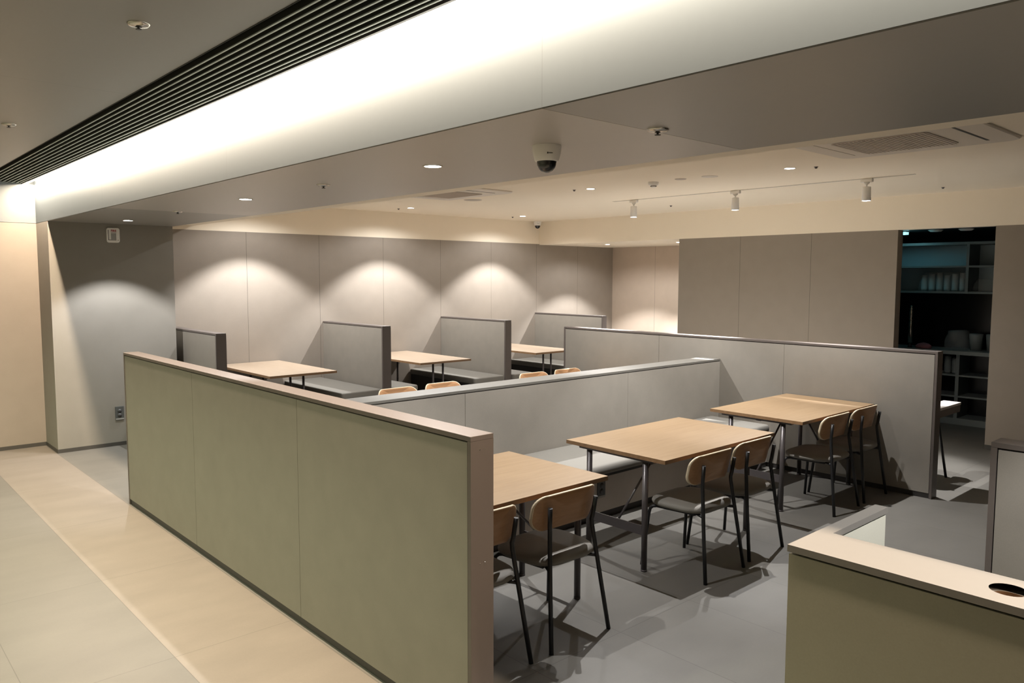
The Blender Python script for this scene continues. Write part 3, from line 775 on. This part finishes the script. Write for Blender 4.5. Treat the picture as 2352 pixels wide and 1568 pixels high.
def cup_stack(x, y, z, h, r, lb, grp):
    bm = nb(); pr = [(0.0, 0.0), (r * 0.8, 0.0)]
    n = max(2, int(h / 0.03))
    for k in range(n):
        pr += [(r, h * (k + 0.92) / n), (r * 0.94, h * (k + 1) / n)]
    pr += [(0.0, h)]
    lathe(bm, pr, n=18); o = obj('cup_stack', bm, M_cup, None, (x, y, z)); tag(o, lb, 'cups', grp)
for i, y in enumerate((3.86, 3.77, 3.68, 3.59, 3.50, 3.41)):
    cup_stack(10.68, y, 1.65, 0.20 + 0.015 * (i % 3), 0.037, 'stack of white cups wrapped in plastic on the upper kitchen shelf', 'cup stacks on the kitchen shelf')
def bag(name, lb, x0, x1, y0, y1, z0, z1, seed):
    rnd = random.Random(seed); bm = nb(); rg = []
    for k in range(7):
        f = k / 6; s = 1 - 0.25 * f * f + 0.0
        rg.append([((x0 + x1) / 2 + (px * s + rnd.uniform(-.006, .006)), (y0 + y1) / 2 + (py * s + rnd.uniform(-.012, .012)), z0 + (z1 - z0) * f + rnd.uniform(-.008, .008) * (0 if k == 0 else 1)) for px, py in rrect(x1 - x0, y1 - y0, 0.05, 4)])
    layers(bm, rg); o = obj(name, bm, M_bag); tag(o, lb, 'plastic bag')
bag('plastic_bag', 'clear plastic bag around the cups on the upper kitchen shelf', 10.60, 10.76, 3.355, 3.92, 1.6505, 1.885, 3)
bag('plastic_bag', 'crumpled clear plastic bag on the kitchen shelf right of the upright', 10.56, 10.78, 2.98, 3.27, 1.6505, 1.80, 5)
bag('plastic_bag', 'crumpled clear plastic bag on the dark kitchen worktop', 10.55, 10.78, 3.30, 3.56, 0.9255, 1.16, 7)
for y, lb in ((3.215, 'white tub on the kitchen worktop, left one of two'), (3.03, 'white tub on the kitchen worktop, right one of two')):
    bm = nb(); lathe(bm, [(0.0, 0.0), (0.062, 0.0), (0.078, 0.19), (0.078, 0.205), (0.0, 0.206)], n=24); o = obj('tub', bm, M_bowl, None, (10.64, y, 0.9255)); tag(o, lb, 'tub', 'tubs on the kitchen worktop')
for y, h in ((3.515, 0.21), (3.43, 0.19)):
    bm = nb(); pr = [(0.0, 0.0), (0.03, 0.0)]
    n = 7
    for k in range(n): pr += [(0.041, h * (k + 0.95) / n), (0.038, h * (k + 1) / n)]
    pr += [(0.02, h + 0.012), (0, h + 0.013)]
    lathe(bm, pr, n=20); o = obj('bowl_stack', bm, M_bowl, None, (10.62, y, 0.6205)); tag(o, 'white bowls stacked on the lower kitchen shelf, ' + ('taller stack' if h > 0.2 else 'shorter stack by the upright'), 'bowls', 'bowl stacks in the kitchen')
bm = nb(); lathe(bm, [(0.0, 0.0), (0.07, 0.0), (0.075, 0.03), (0.05, 0.06), (0.0, 0.075)], n=18)
for v in bm.verts: v.co.y *= 1.3
o = obj('cloth', bm, M_pink, None, (10.47, 3.76, 0.9255)); tag(o, 'dull pink cloth lying on the dark kitchen worktop', 'cloth')
# cyan emergency lamp on the kitchen ceiling
t = thing('emergency_lamp', 'small cyan lamp on the kitchen ceiling at the left of the doorway', 'lamp', (10.2, 3.985, 2.40))
part('housing', M_white, t, -0.06, 0.06, -0.075, 0.075, -0.015, 0.0)
part('diffuser', M_sign, t, -0.05, 0.05, -0.068, 0.068, -0.045, -0.015)
ld_ = bpy.data.lights.new('emergency_lamp_light', 'POINT'); ld_.energy = 1.7; ld_.color = COL_KITCHEN; ld_.shadow_soft_size = 0.08
lo = bpy.data.objects.new('lamp', ld_); C.objects.link(lo); lo.parent = t; lo.location = (-0.02, -0.02, -0.10)
for x, y, lb in ((10.3, 3.62, 'round fitting on the kitchen ceiling, left one'), (10.3, 3.28, 'round fitting on the kitchen ceiling, right one')):
    bm = nb(); lathe(bm, [(0.0, -0.02), (0.06, -0.018), (0.085, 0.0)], n=28, close=False); o = obj('ceiling_fitting', bm, M_white, None, (x, y, 2.40)); tag(o, lb, 'ceiling fitting', 'kitchen ceiling fittings')
